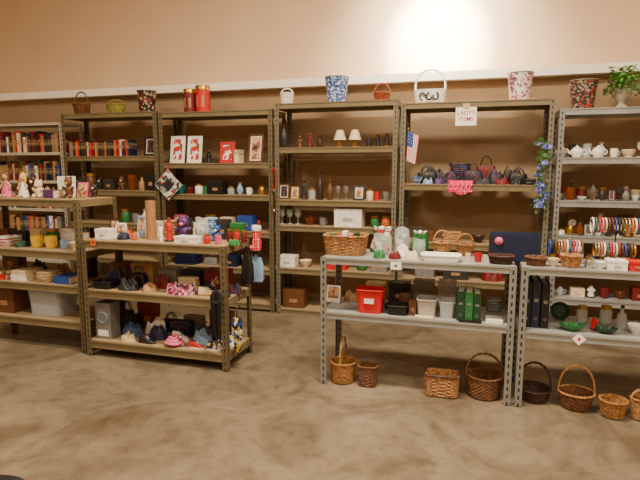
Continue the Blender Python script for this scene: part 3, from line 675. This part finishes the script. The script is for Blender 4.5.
# flag
t=E('flag'); m=MB(); m.tube([(0.0,0,0),(.0,0,.50)],.004,6); m.ell((.0,0,.51),.009,8); obj('pole',m,'gold',t)
m=MB(); n=13
def fp(a,b):
    return Vector((-.004+.105*b*(1-.15*a)-.012*a,-.012-.010*math.sin(b*10)*(.3+.7*a),.49-.05*b-.27*a+.01*b*a))
for i in range(18):
    for j in range(n):
        ps=[fp(i/18,j/n),fp((i+1)/18,j/n),fp((i+1)/18,(j+1)/n),fp(i/18,(j+1)/n)]
        m.quad(ps,2 if(i<9 and j<7) else (0 if j%2==0 else 1))
bmesh.ops.remove_doubles(m.bm,verts=m.bm.verts[:],dist=.0001); obj('striped_cloth',m,['red','matte white','blue'],t)
for i in range(4):
    for j in range(3):
        m=MB(); m.ell(tuple(fp(.05+.1*i,.08+.16*j)+Vector((0,-.003,0))),(.003,.002,.003),6); obj('star',m,'matte white',t)
tag(t,'small American flag with red and white stripes on a thin stick','flag',loc=(-.605,4.99,1.351))
# garland
t=E('garland'); random.seed(5); m=MB(); pts=[(.015*math.sin(i*.9),-.01*(i%2),-.045*i) for i in range(13)]; m.tube(pts,.004,5); obj('vine',m,'dark green',t)
m=MB()
for k in range(110):
    p=Vector(random.choice(pts))+Vector((random.uniform(-.04,.04),random.uniform(-.05,.01),random.uniform(-.03,.03))); a=random.random()*2*PI
    d=Vector((math.cos(a),-.4,math.sin(a))).normalized(); s=d.cross(Vector((0,1,0))).normalized(); L=random.uniform(.03,.05); m.quad([p,p+d*L*.5+s*L*.35,p+d*L,p+d*L*.5-s*L*.35])
obj('leaves',m,M_leaf,t,smooth=False)
for k in range(30):
    m=MB(); p=Vector(random.choice(pts))+Vector((random.uniform(-.045,.045),random.uniform(-.07,-.03),random.uniform(-.03,.03)))
    rs=[[p+Vector((math.cos(a)*q*(1+.35*math.cos(a*5)),-yy,math.sin(a)*q*(1+.35*math.cos(a*5)))) for a in [2*PI*j/20 for j in range(20)]] for q,yy in((.004,0),(.018,.008),(.001,.004))]
    m.rings(rs,True,True,True); obj('flower',m,M_flower,t)
tag(t,'garland of ivy leaves and blue flowers hanging on a shelving post','garland',loc=(X(541,4.9,1.4),4.919,1.70))
# quilted potholder
t=E('potholder'); m=MB(); a=.165; m.sl([(0.02,-.008),(.97,-.008),(1,0),(.97,.008),(.02,.008)],a,a,1,4,cap1=True); obj('quilt',m,'black and white patterned',t,rot=(PI/2,0,0),smooth=False)
m=MB(); m.sl([(.02,-.01),(.45,-.01),(.45,.01),(.02,.01)],a,a,1,4,cap1=True); obj('centre_patch',m,'charcoal',t,rot=(PI/2,0,0),smooth=False)
m=MB(); pts=[(a*1.0,0,0),(0,0,a*1.0),(-a*1.0,0,0),(0,0,-a*1.0)]; m.tube(pts,.008,6,True); obj('binding',m,'light grey',t)
m=MB(); m.tube([(.012*math.cos(q),0,a+.014+.014*math.sin(q)) for q in [2*PI*i/12 for i in range(12)]],.003,5,True); obj('hanging_loop',m,'red',t)
tag(t,'quilted diamond potholder in black, grey and red hanging between two units','potholder',loc=(X(167,4.88,1.32),4.908,1.32))
for k,(c,dz) in enumerate((('red',0),('gold',.05))):
    t=E('necklace'); m=MB(); n=26; m.tube([(.028*math.sin(2*PI*i/40),0,-.11+.11*math.cos(2*PI*i/40)) for i in range(40)],.002,5,True)
    for i in range(n):
        q=2*PI*i/n; m.ell((.028*math.sin(q),0,-.11+.11*math.cos(q)),.006,6)
    obj('beads',m,c,t); m=MB(); m.ell((0,-.004,-.23),(.012,.005,.016),8); obj('pendant',m,'silver',t)
    tag(t,f'{c} beaded necklace hanging from the post left of the miniature lamp shelf','necklace','necklaces hanging on the post',loc=(X(274,4.91,1.2),4.917-.013*k,1.5-dz*4))
# ---- right unit
R('the teapot shelf',5.02,1.59,[('bowl','glass',560,12,7),('teapot','white',577,20,12),('teapot','white',598,18,12),('cup','white',614,9,8),('bowl','cream',629,12,7)])
G5=['glass','white','gold','brown','cream','dark brown','silver','amber glass','grey','dark red','brown','charcoal']
K5=('vase','figurine','bowl','cup','jar','goblet','teapot','frame','bowl','cup')
clutter('figurine shelf below the teapots',5.01,1.22,554,652,K5,G5,(6,10),(6,14),21,gap=2)
clutter('figurine shelf back row',5.2,1.22,556,648,K5,G5,(7,11),(10,20),22,gap=2)
clutter('clock shelf of grey unit',5.01,.91,554,652,K5,G5,(7,11),(6,14),23,gap=2)
R('back of the clock shelf',5.2,.91,[('clock','brown',572,13,20),('vase','white',600,10,20),('clock','dark brown',625,14,20)])
clutter('mug shelf of grey unit',5.06,.67,554,652,K5,G5+['blue','green'],(8,12),(8,13),24,gap=4)
clutter('jar shelf of grey unit',5.06,.35,554,652,K5+('box',),G5,(9,13),(8,16),25,gap=4)
clutter('teapot shelf back row',5.2,1.59,556,648,('bowl','vase','goblet','cup'),['glass','charcoal','amber glass','white'],(9,12),(9,16),26,gap=4)
# ---- left rack
R('the toy rack top',3.47,.94,[
 ('box','white',106,17,10,{'d':.1,'label':'small white box at the left end of the toy rack top'}),
 ('heap','navy',123,14,9,{'d':.1}),('jar','orange',134,6,9),
 ('roll','kraft',151,10,38,{'y':3.55,'label':'tall upright roll of brown kraft paper on the toy rack'}),
 ('candle','white',161,4,16),('figurine','red',169,9,24),
 ('box','white',188,24,7,{'y':3.43,'d':.1,'label':'flat white box in front of the purple stuffed toy'}),
 ('jar','red',207,7,10,{'y':3.44}),('cup','pink',218,8,9,{'y':3.44}),('heap','green',234,14,6,{'y':3.45,'d':.09})])
R('the toy rack top middle row',3.59,.94,[
 ('card','white',120,12,14),('heap','light blue',136,12,8,{'d':.1}),
 ('plush','purple',184,19,25,{'c2':'pink','label':'purple stuffed toy seated right of the red figurine'}),
 ('wrapbag','multicoloured',202,15,22,{'d':.08,'label':'clear bag of multicoloured things right of the purple stuffed toy'}),
 ('plush','blue',217,13,17,{'c2':'white','label':'blue stuffed toy seated near right end of rack top'}),
 ('jar','dark red',230,6,13),('jar','red',237,6,13),('jar','dark red',244,6,12)])
clutter('the toy rack top back row',3.71,.94,108,246,('card','heap','wrapbag','box','cup','plush','cloth','wrapbag'),['white','cream','red','tan','green','white','charcoal','pink','light blue'],(9,14),(14,22),31,{'d':.08})
R('the toy rack middle shelf',3.44,.545,[
 ('tray','black',106,20,7,{'d':.14}),('heap','charcoal',129,24,11,{'d':.14}),('heap','tan',150,16,9,{'d':.14}),
 ('heap','pink floral',180,34,14,{'d':.15,'label':'pink and dark floral cloth heap on the middle shelf'}),('shoe','cream',208,19,10,{'sole':'tan','rz':.4}),('heap','charcoal',225,13,8,{'d':.12})])
R('the toy rack middle shelf centre row',3.56,.545,[('heap','navy',114,26,14,{'d':.09}),('handbag','black',138,20,20,{'d':.08}),('heap','dark red',163,26,14,{'d':.09}),('cloth','cream',189,22,13,{'d':.08}),('shoe','black',212,17,10),('heap','dark printed',233,20,12,{'d':.09})])
clutter('the toy rack middle shelf back row',3.68,.545,112,246,('box','cloth','handbag','cloth','box'),['navy','charcoal','tan','brown','black','cream','dark red','grey'],(15,22),(14,21),33,{'d':.12})
R('the toy rack lowest shelf',3.41,.13,[
 ('speaker','grey',108,17,36,{'y':3.46,'label':'tall grey box with a pale round ring on the lowest shelf'}),
 ('heap','beige',128,18,8,{'d':.1}),('shoe','black',147,18,8,{'sole':'charcoal'}),
 ('coil','pink',174,24,12,{'label':'pink coiled belt among the shoes on the lowest shelf'}),
 ('shoe','red',197,16,8),('shoe','blue and yellow',214,15,9),('heap','black',226,8,5,{'d':.1})])
R('the toy rack lowest shelf middle row',3.53,.13,[('heap','denim',132,26,15,{'d':.12}),('heap','navy',158,24,14,{'d':.12}),('shoe','white',181,19,11),('heap','light blue',203,24,14,{'d':.12}),('heap','blue and yellow',228,24,15,{'d':.12})])
R('the toy rack lowest shelf third row',3.64,.13,[('cloth','charcoal',130,24,17,{'d':.09}),('heap','white',156,26,16,{'d':.1}),('cloth','dark printed',182,24,16,{'d':.09}),('heap','black',207,26,16,{'d':.1}),('heap','pink floral',232,22,14,{'d':.09})])
clutter('the toy rack lowest shelf back row',3.73,.13,118,246,('cloth','box','handbag'),['black','navy','charcoal','dark red','grey','brown'],(16,23),(18,28),34,{'d':.06})
def umbrella(L,col,label,loc):
    t=E('umbrella'); m=MB(); rs=[]
    for k,z in((.25,0),(.5,.05*L),(.9,.45*L),(1,.7*L),(.6,.78*L)):
        rs.append([Vector((math.cos(a)*.035*k*(1+.25*math.cos(a*8)),math.sin(a)*.035*k*(1+.25*math.cos(a*8)),z)) for a in [2*PI*j/48 for j in range(48)]])
    m.rings(rs,True,True,True); obj('canopy',m,col,t); m=MB(); m.tube([(0,0,-.03),(0,0,L*.95)]+[(0,.025-.025*math.cos(q),L*.95+.025*math.sin(q)) for q in [PI*i/8 for i in range(1,9)]],.005,6); obj('handle',m,'dark brown',t)
    m=MB(); m.sl([(1,L*.6),(1,L*.64)],.04,n=16,cap0=True,cap1=True); obj('closing_strap',m,'charcoal',t)
    tag(t,label,'umbrella','folded umbrellas on the toy rack end',loc=loc)
umbrella(.44,'black','black folded umbrella hanging at the front right post of the toy rack',(-1.745,3.282,.28))
umbrella(.34,'blue and yellow','blue and yellow folded umbrella hanging beside the black one',(-1.64,3.40,.14))
def hang(label,name,col,w,h,loc,c2='black'):
    t=E(name); m=MB(); m.sl([(.85,0),(1,h*.12),(.95,h*.6),(.7,h*.85),(.6,h*.9)],w/2,w*.22,.7,28,cap1=True,wob=.01); obj('body',m,col,t)
    for s in(-1,1):
        m=MB(); m.tube([(-w*.25*math.cos(a),s*.01,h*.86+math.sin(a)*h*.35) for a in [PI*i/10 for i in range(11)]],.005,5); obj('strap',m,c2,t)
    tag(t,label,name.replace('_',' '),loc=loc)
hang('black handbag hanging from the right end of the toy rack','handbag','black',.10,.24,(-1.64,3.60,.62))
hang('pale blue tote bag hanging behind the toy rack end','tote_bag','light blue',.12,.22,(-1.636,3.77,.60),'navy')
t=E('stocking'); m=MB(); m.sl([(.9,.02),(1,.08),(.8,.12),(.8,.2)],.04,.024,.9,24,cap1=True); m.ell((-.024,0,.035),(.048,.024,.03),12); obj('foot_and_leg',m,'red polka dot',t)
m=MB(); m.sl([(1,.17),(1.1,.18),(1.1,.20),(1,.215)],.036,.024,.9,24,cap0=True,cap1=True); obj('cuff',m,'white',t)
m=MB(); m.tube([(.024,0,.21),(.028,0,.25),(.016,0,.26),(.016,0,.21)],.003,5); obj('loop',m,'red',t); tag(t,'red stocking with white cuff hanging at the toy rack corner','stocking',loc=(-1.62,3.74,.84))
# ---- far left rack
R('the doll rack top',3.56,1.25,[
 ('doll','pink',6,15,26,{'c2':'brown','label':'pink-dressed doll, leftmost on the doll rack'}),('doll','white',23,14,25,{'c2':'yellow','label':'white-dressed doll with yellow hair'}),
 ('plush','cream',39,14,19),('flatbook','purple',54,12,8,{'d':.13}),('plush','brown',69,14,23,{'c2':'tan','label':'brown stuffed bear on the doll rack'}),('plush','tan',82,10,15,{'y':3.62})])
clutter('the doll rack top back row',3.74,1.25,2,112,('plush','heap','card','plush','box'),['white','pink','tan','brown','dark red','dark brown'],(10,14),(14,22),41,{'d':.08})
R('the cup shelf of doll rack',3.52,.83,[('cloth','striped',8,18,10,{'d':.2}),('heap','dark green',23,12,7,{'d':.15}),('cup','yellow',37,14,12,{'label':'left of two yellow cups on the doll rack'}),('cup','yellow',51,14,12,{'label':'right of two yellow cups on the doll rack'}),('cup','light blue',64,9,9),('bowl','cream',75,10,7)])
clutter('the cup shelf back row',3.74,.83,2,100,('box','jar','cloth','cup'),['white','cream','brown','tan','charcoal','green'],(10,15),(11,18),42,{'d':.1})
R('the magazine shelf of doll rack',3.52,.55,[('flatbook','red',8,18,5),('flatbook','white',28,19,6),('cloth','beige',50,18,10,{'d':.2}),('flatbook','blue',70,18,7)])
R('the magazine piles of doll rack',3.52,.55,[('flatbook','brown printed',9,16,4,{'z':.045,'label':'brown printed book on top of the red flat book'}),('flatbook','cream',28,17,4,{'z':.052,'label':'cream book on top of the white flat book'})])
clutter('the magazine shelf back row',3.75,.55,4,104,('box','cloth','heap'),['charcoal','brown','tan','navy','grey'],(15,22),(14,22),43,{'d':.1})
R('the lowest shelf of doll rack',3.58,.25,[('bin','clear',54,40,27,{'d':.28,'label':'clear storage bin with pale blue lid low on the doll rack'}),('box','brown',16,24,24,{'d':.26})])
# ---- grey rack A top
R('the picnic basket rack top',3.52,.90,[
 ('basket','wicker tan',346,44,19,{'e':.45,'d':.22,'fl':1.15,'label':'rectangular tan wicker picnic basket on the grey rack'}),
 ('heap','green',379,14,8,{'d':.1,'y':3.43}),
 ('tray','matte white',441,38,6,{'y':3.43,'d':.13,'label':'wide white tray in front of the small handled baskets'}),('candle','cream',468,5,9,{'y':3.45}),('cup','red',478,9,9,{'y':3.45}),('heap','cream',412,16,8,{'d':.1,'y':3.43}),('heap','dark red',395,14,7,{'d':.1,'y':3.43})])
R('the picnic rack middle',3.56,.90,[('wrapbag','red green and white',382,20,20,{'d':.09}),('heap','white',402,18,11,{'d':.1}),('wrapbag','green',419,14,17,{'d':.09})])
R('the picnic rack top back row',3.69,.90,[
 ('giftbag','red green and white',382,20,29,{'d':.1,'label':'tall red, green and white gift bag nearest the picnic basket'}),('wrapbag','red green and white',402,17,24,{'d':.09,'label':'clear bag of red, green and white packages between two gift bags'}),('giftbag','green',420,15,26,{'d':.09,'label':'narrow green gift bag beside the small baskets'}),
 ('basket','wicker tan',442,19,12,{'hd':.08,'label':'small tan handled basket behind the white tray'}),('basket','wicker honey',465,18,11,{'hd':.07,'label':'honey basket with low handle left of the dark blue box'})])
for k,(dx,c,hh) in enumerate(((-.085,'green',.13),(-.045,'red',.125),(-.004,'white',.15),(.038,'tan',.13),(.078,'dark green',.14))):
    o=carton(.034,hh,c,d=.07); tag(o,f'{c} carton in the picnic basket, {ORD[k]} from its left','box','cartons in the picnic basket',loc=(X(346,3.52,1.0)+dx,3.52,.912))
t=carton(.31,.17,'navy',d=.18,open_=True); tag(t,'large dark blue open box where the two grey racks meet','box',loc=(X(514,3.62,1.0),3.62,.9015))
m=MB(); m.ell((0,-.004,0),(.026,.006,.026),12); m.ell((0,-.010,0),(.013,.006,.013),10); obj('rosette',m,'pink',t,(-.10,-.091,.13))
m=MB(); m.box(-.14,.14,-.07,.07,.005,.14); obj('packing_paper',m,'light blue',t,smooth=False)
R('front of the grey racks meeting point',3.43,.90,[('basket','wicker dark',501,26,8,{'d':.12,'e':.7,'label':'low oval dark basket in front of the dark blue box'}),('basket','wicker brown',536,22,8,{'d':.12,'label':'low round brown basket in front of the dark blue box'})])
# ---- grey rack C top
R('the bangle rack top',3.42,.90,[('basket','wicker tan',571,22,12,{'fl':1.4,'d':.11,'label':'small flared tan basket in front of the bangles'}),
 ('bowl','cream',553,12,8),('jar','silver',589,8,11),('bowl','white',600,10,7),('box','white',616,18,10,{'d':.1,'label':'white box at the right of the bangle rack top'}),('box','red',636,16,10,{'d':.1})])
def bangles(u0,u1,n,y,z,r,hb,label,place):
    x0,x1=X(u0,y,z),X(u1,y,z); t=E('bangle_stand'); L=x1-x0; xc=(x0+x1)/2
    m=MB(); m.sl([(1,0),(1,.008),(.3,.014)],.035,n=20,cap1=True); obj('base',m,'black',t)
    m=MB(); m.tube([(0,0,.01),(0,0,hb)],.004,8); obj('post',m,'black',t); m=MB(); m.tube([(-L/2,0,hb),(L/2,0,hb)],.012,10); obj('bar',m,'charcoal',t)
    tag(t,label,'jewellery stand','bangle stands on the grey rack',loc=(xc,y,z+.001))
    cs=['red','gold','brown','white','black','pink','silver','dark red','teal','brown','cream','orange','blue']
    for i in range(n):
        c=cs[(i*5+n)%13]; g=E('bangle'); m=MB(); m.tube([(0,r*math.cos(a),r*math.sin(a)) for a in [2*PI*k/24 for k in range(24)]],.0055,6,True); obj('hoop',m,c,g); 
        m=MB(); m.ell((0,-r*.98,0),(.006,.004,.009),8); obj('bead',m,'gold' if c!='gold' else 'silver',g)
        x=x0+.010+(L-.020)*i/(n-1)
        if n%2: x+=.5*(L-.02)/(n-1)*(1 if x>xc-1e-4 else -1)*.0
        tag(g,f'{c} bangle, {ORD[i]} from the left on {place}','bangle',f'bangles on {place}',loc=(x,y,z+hb+.013-r+.0055+.001))
bangles(547,582,12,3.56,.90,.042,.125,'low bangle stand behind the small tan basket','the low bangle stand')
bangles(588,640,16,3.72,.90,.046,.26,'tallest bangle stand at the right of the grey rack','the tallest bangle stand')
bangles(592,634,14,3.55,.90,.040,.12,'bangle stand in front of the tallest one','the front bangle stand')
R('the bangle rack top back row',3.71,.90,[('jar','gold',553,7,18),('candle','dark red',561,6,20),('vase','silver',569,8,21),('jar','white',579,8,17)])
# ---- grey rack second shelves
R('the lower picnic rack shelf',3.44,.52,[
 ('card','white',333,14,17,{'y':3.6,'label':'small standing picture card at left of the lower grey shelf'}),
 ('tub','red',371,27,23,{'d':.14,'label':'bright red square tub on the lower grey shelf'}),
 ('tray','black',398,20,9,{'d':.12}),('box','brown',413,8,15,{'d':.06}),
 ('tub','light grey',427,19,17,{'y':3.46,'d':.14,'label':'pale grey tub on the lower grey shelf'}),('tub','clear',447,15,16,{'y':3.47,'d':.14,'label':'clear tub left of the green binders'}),
 ('binder','dark green',461,7,29,{'y':3.5}),('binder','green',469,7,29,{'y':3.5}),('binder','dark green',477,7,28,{'y':3.5}),
 ('flatbook','white',494,16,3,{'d':.12})])
R('the lower picnic rack middle row',3.565,.52,[('heap','charcoal',391,16,10,{'d':.09}),('handbag','brown',406,14,26,{'d':.07})])
R('the lower picnic rack back row',3.71,.52,[('heap','tan',352,18,10,{'d':.1}),('box','cream',376,18,20,{'d':.1}),('box','charcoal',400,20,22,{'d':.1}),('box','grey',424,20,26,{'d':.1}),('box','light grey',447,18,27,{'d':.1}),('cloth','grey',494,15,12,{'d':.1})])
t=[o for o in bpy.data.objects if o.get('label','').startswith('bright red square tub')][0]
mw=27*mpp(371,3.44,.52); obj('white_label',MB().box(-mw*.18,mw*.18,-.0725,-.0705,.07,.105),'white',t,smooth=False)
R('the lower picnic rack front edge',3.375,.52,[('flatbook','cream',424,18,2,{'d':.04}),('flatbook','black',470,22,2,{'d':.04})])
R('the binder shelf',3.55,.50,[
 ('binder','black',525,8,44),('binder','navy',534,7,46),('binder','black',543,7,44),
 ('plate','dark green',560,18,18,{'y':3.66}),('dish','green',572,22,7,{'y':3.43}),('jar','glass',582,10,17,{'y':3.64}),('figurine','red',594,8,13,{'y':3.5}),('dish','dark green',606,20,6,{'y':3.43}),('jar','glass',606,11,18,{'y':3.66}),('bottle','glass',622,9,22,{'y':3.6}),('bowl','white',636,16,9,{'y':3.48})])
def tagcard(label,u,y,z,w,h,diamond=False,mark='red',col='matte white'):
    t=E('price_tag'); M=Matrix.Rotation(PI/4,4,'Y') if diamond else Matrix.Identity(4)
    m=MB(); m.box(-w/2,w/2,-.001,0,-h/2,h/2,M=M); obj('card',m,col,t,smooth=False); m=MB(); m.ell((0,-.0015,0),(w*.16,.0008,h*.2),10); obj('printed_mark',m,mark,t)
    tag(t,label,'price tag',loc=(X(u,y,z),y,z))
tagcard('white diamond tag with red mark on the lower shelf edge',579,3.336,.478,.055,.055,True)
tagcard('white price tag on the top edge of the picnic basket rack',396,3.336,.868,.07,.05,mark='grey')
tagcard('orange sticker on the left post of the toy rack',93,3.336,.925,.05,.05,mark='dark red',col='orange')
# ---- floor baskets
def fbk(u,w,h,col,label,v=3.41,**k):
    m=mpp(u,v,.1); b=basket(w*m,h*m,col,**k); tag(b,label,'basket','wicker baskets on the floor under the grey racks',loc=(X(u,v,.1),v,.006))
fbk(343,27,20,'wicker honey','tall round honey basket with a single upright handle, leftmost on the floor',hd=.17,fl=1.15,axis='y',v=3.43)
fbk(368,20,20,'wicker brown','small square-sided brown basket beside the tall round one on the floor',e=.45,fl=1.1,d=.12)
fbk(442,35,21,'wicker tan','rectangular tan basket with dark rim, right of the two leftmost baskets',e=.3,fl=1.08,d=.17,rim='wicker dark')
fbk(484,37,21,'wicker brown','round brown floor basket with arched handle left of the rack post',hd=.14,fl=1.12,v=3.47)
fbk(534,33,11,'wicker dark','dark shallow floor basket with wide round handle right of the post',hd=.17,fl=1.2,v=3.50)
fbk(576,35,16,'wicker brown','floor basket with tall hoop handle and pale rim right of the dark one',hd=.17,fl=1.35,v=3.44,rim='wicker tan',d=.2)
fbk(613,27,17,'wicker honey','small plain honey bowl basket on the floor at right',fl=1.35,v=3.37,d=.15)
fbk(641,20,21,'wicker tan','tan basket cut off by the right edge of view on floor',fl=1.2,v=3.38,hd=.05)
t=E('stool'); m=MB(); m.sl([(.93,.40),(1,.41),(1,.445),(.95,.455),(0,.458)],.18,n=36); obj('seat',m,'black',t)
for k in range(4):
    a=PI/4+k*PI/2; m=MB(); m.tube([(.11*math.cos(a),.11*math.sin(a),.405),(.17*math.cos(a),.17*math.sin(a),0)],.012,8); obj('leg',m,'charcoal',t)
tag(t,'black round stool just entering the lower left corner','stool',loc=(-1.47,1.12,0))
# ---------------- lights
def area(loc,rot,size,e,col=(1,.86,.66)):
    l=bpy.data.lights.new('ceiling_light','AREA'); l.shape='RECTANGLE'; l.size=size[0]; l.size_y=size[1]; l.energy=e; l.color=col
    o=bpy.data.objects.new('ceiling_light',l); COL.objects.link(o); o.location=loc; o.rotation_euler=rot
area((-.5,2.5,4.4),(0,0,0),(1.4,.4),300); area((-3.9,1.3,4.4),(0,0,0),(1.2,.4),120); area((2.2,.8,4.4),(0,0,0),(1.4,.4),160); area((-.5,-1.5,4.4),(0,0,0),(1.6,.5),130)
def spot(loc,aim,e,ang):
    s=bpy.data.lights.new('wall_lamp','SPOT'); s.energy=e; s.spot_size=math.radians(ang); s.spot_blend=1; s.color=(1,.93,.78); s.shadow_soft_size=.08
    o=bpy.data.objects.new('wall_lamp',s); COL.objects.link(o); o.location=loc; o.rotation_euler=(Vector(aim)-Vector(loc)).to_track_quat('-Z','Y').to_euler()
spot((-.40,4.6,3.5),(-.42,5.72,2.82),2600,50)
spot((-.42,4.7,3.5),(-.42,5.72,2.85),420,105)
w=bpy.data.worlds.new('World'); bpy.context.scene.world=w; w.use_nodes=True; w.node_tree.nodes['Background'].inputs[0].default_value=(.9,.75,.6,1); w.node_tree.nodes['Background'].inputs[1].default_value=.2
cam=bpy.data.cameras.new('Camera'); cam.sensor_width=36; cam.lens=36*F/640
c=bpy.data.objects.new('Camera',cam); COL.objects.link(c); c.location=(0,0,H); c.rotation_euler=(PI/2-PH,0,TH); bpy.context.scene.camera=c
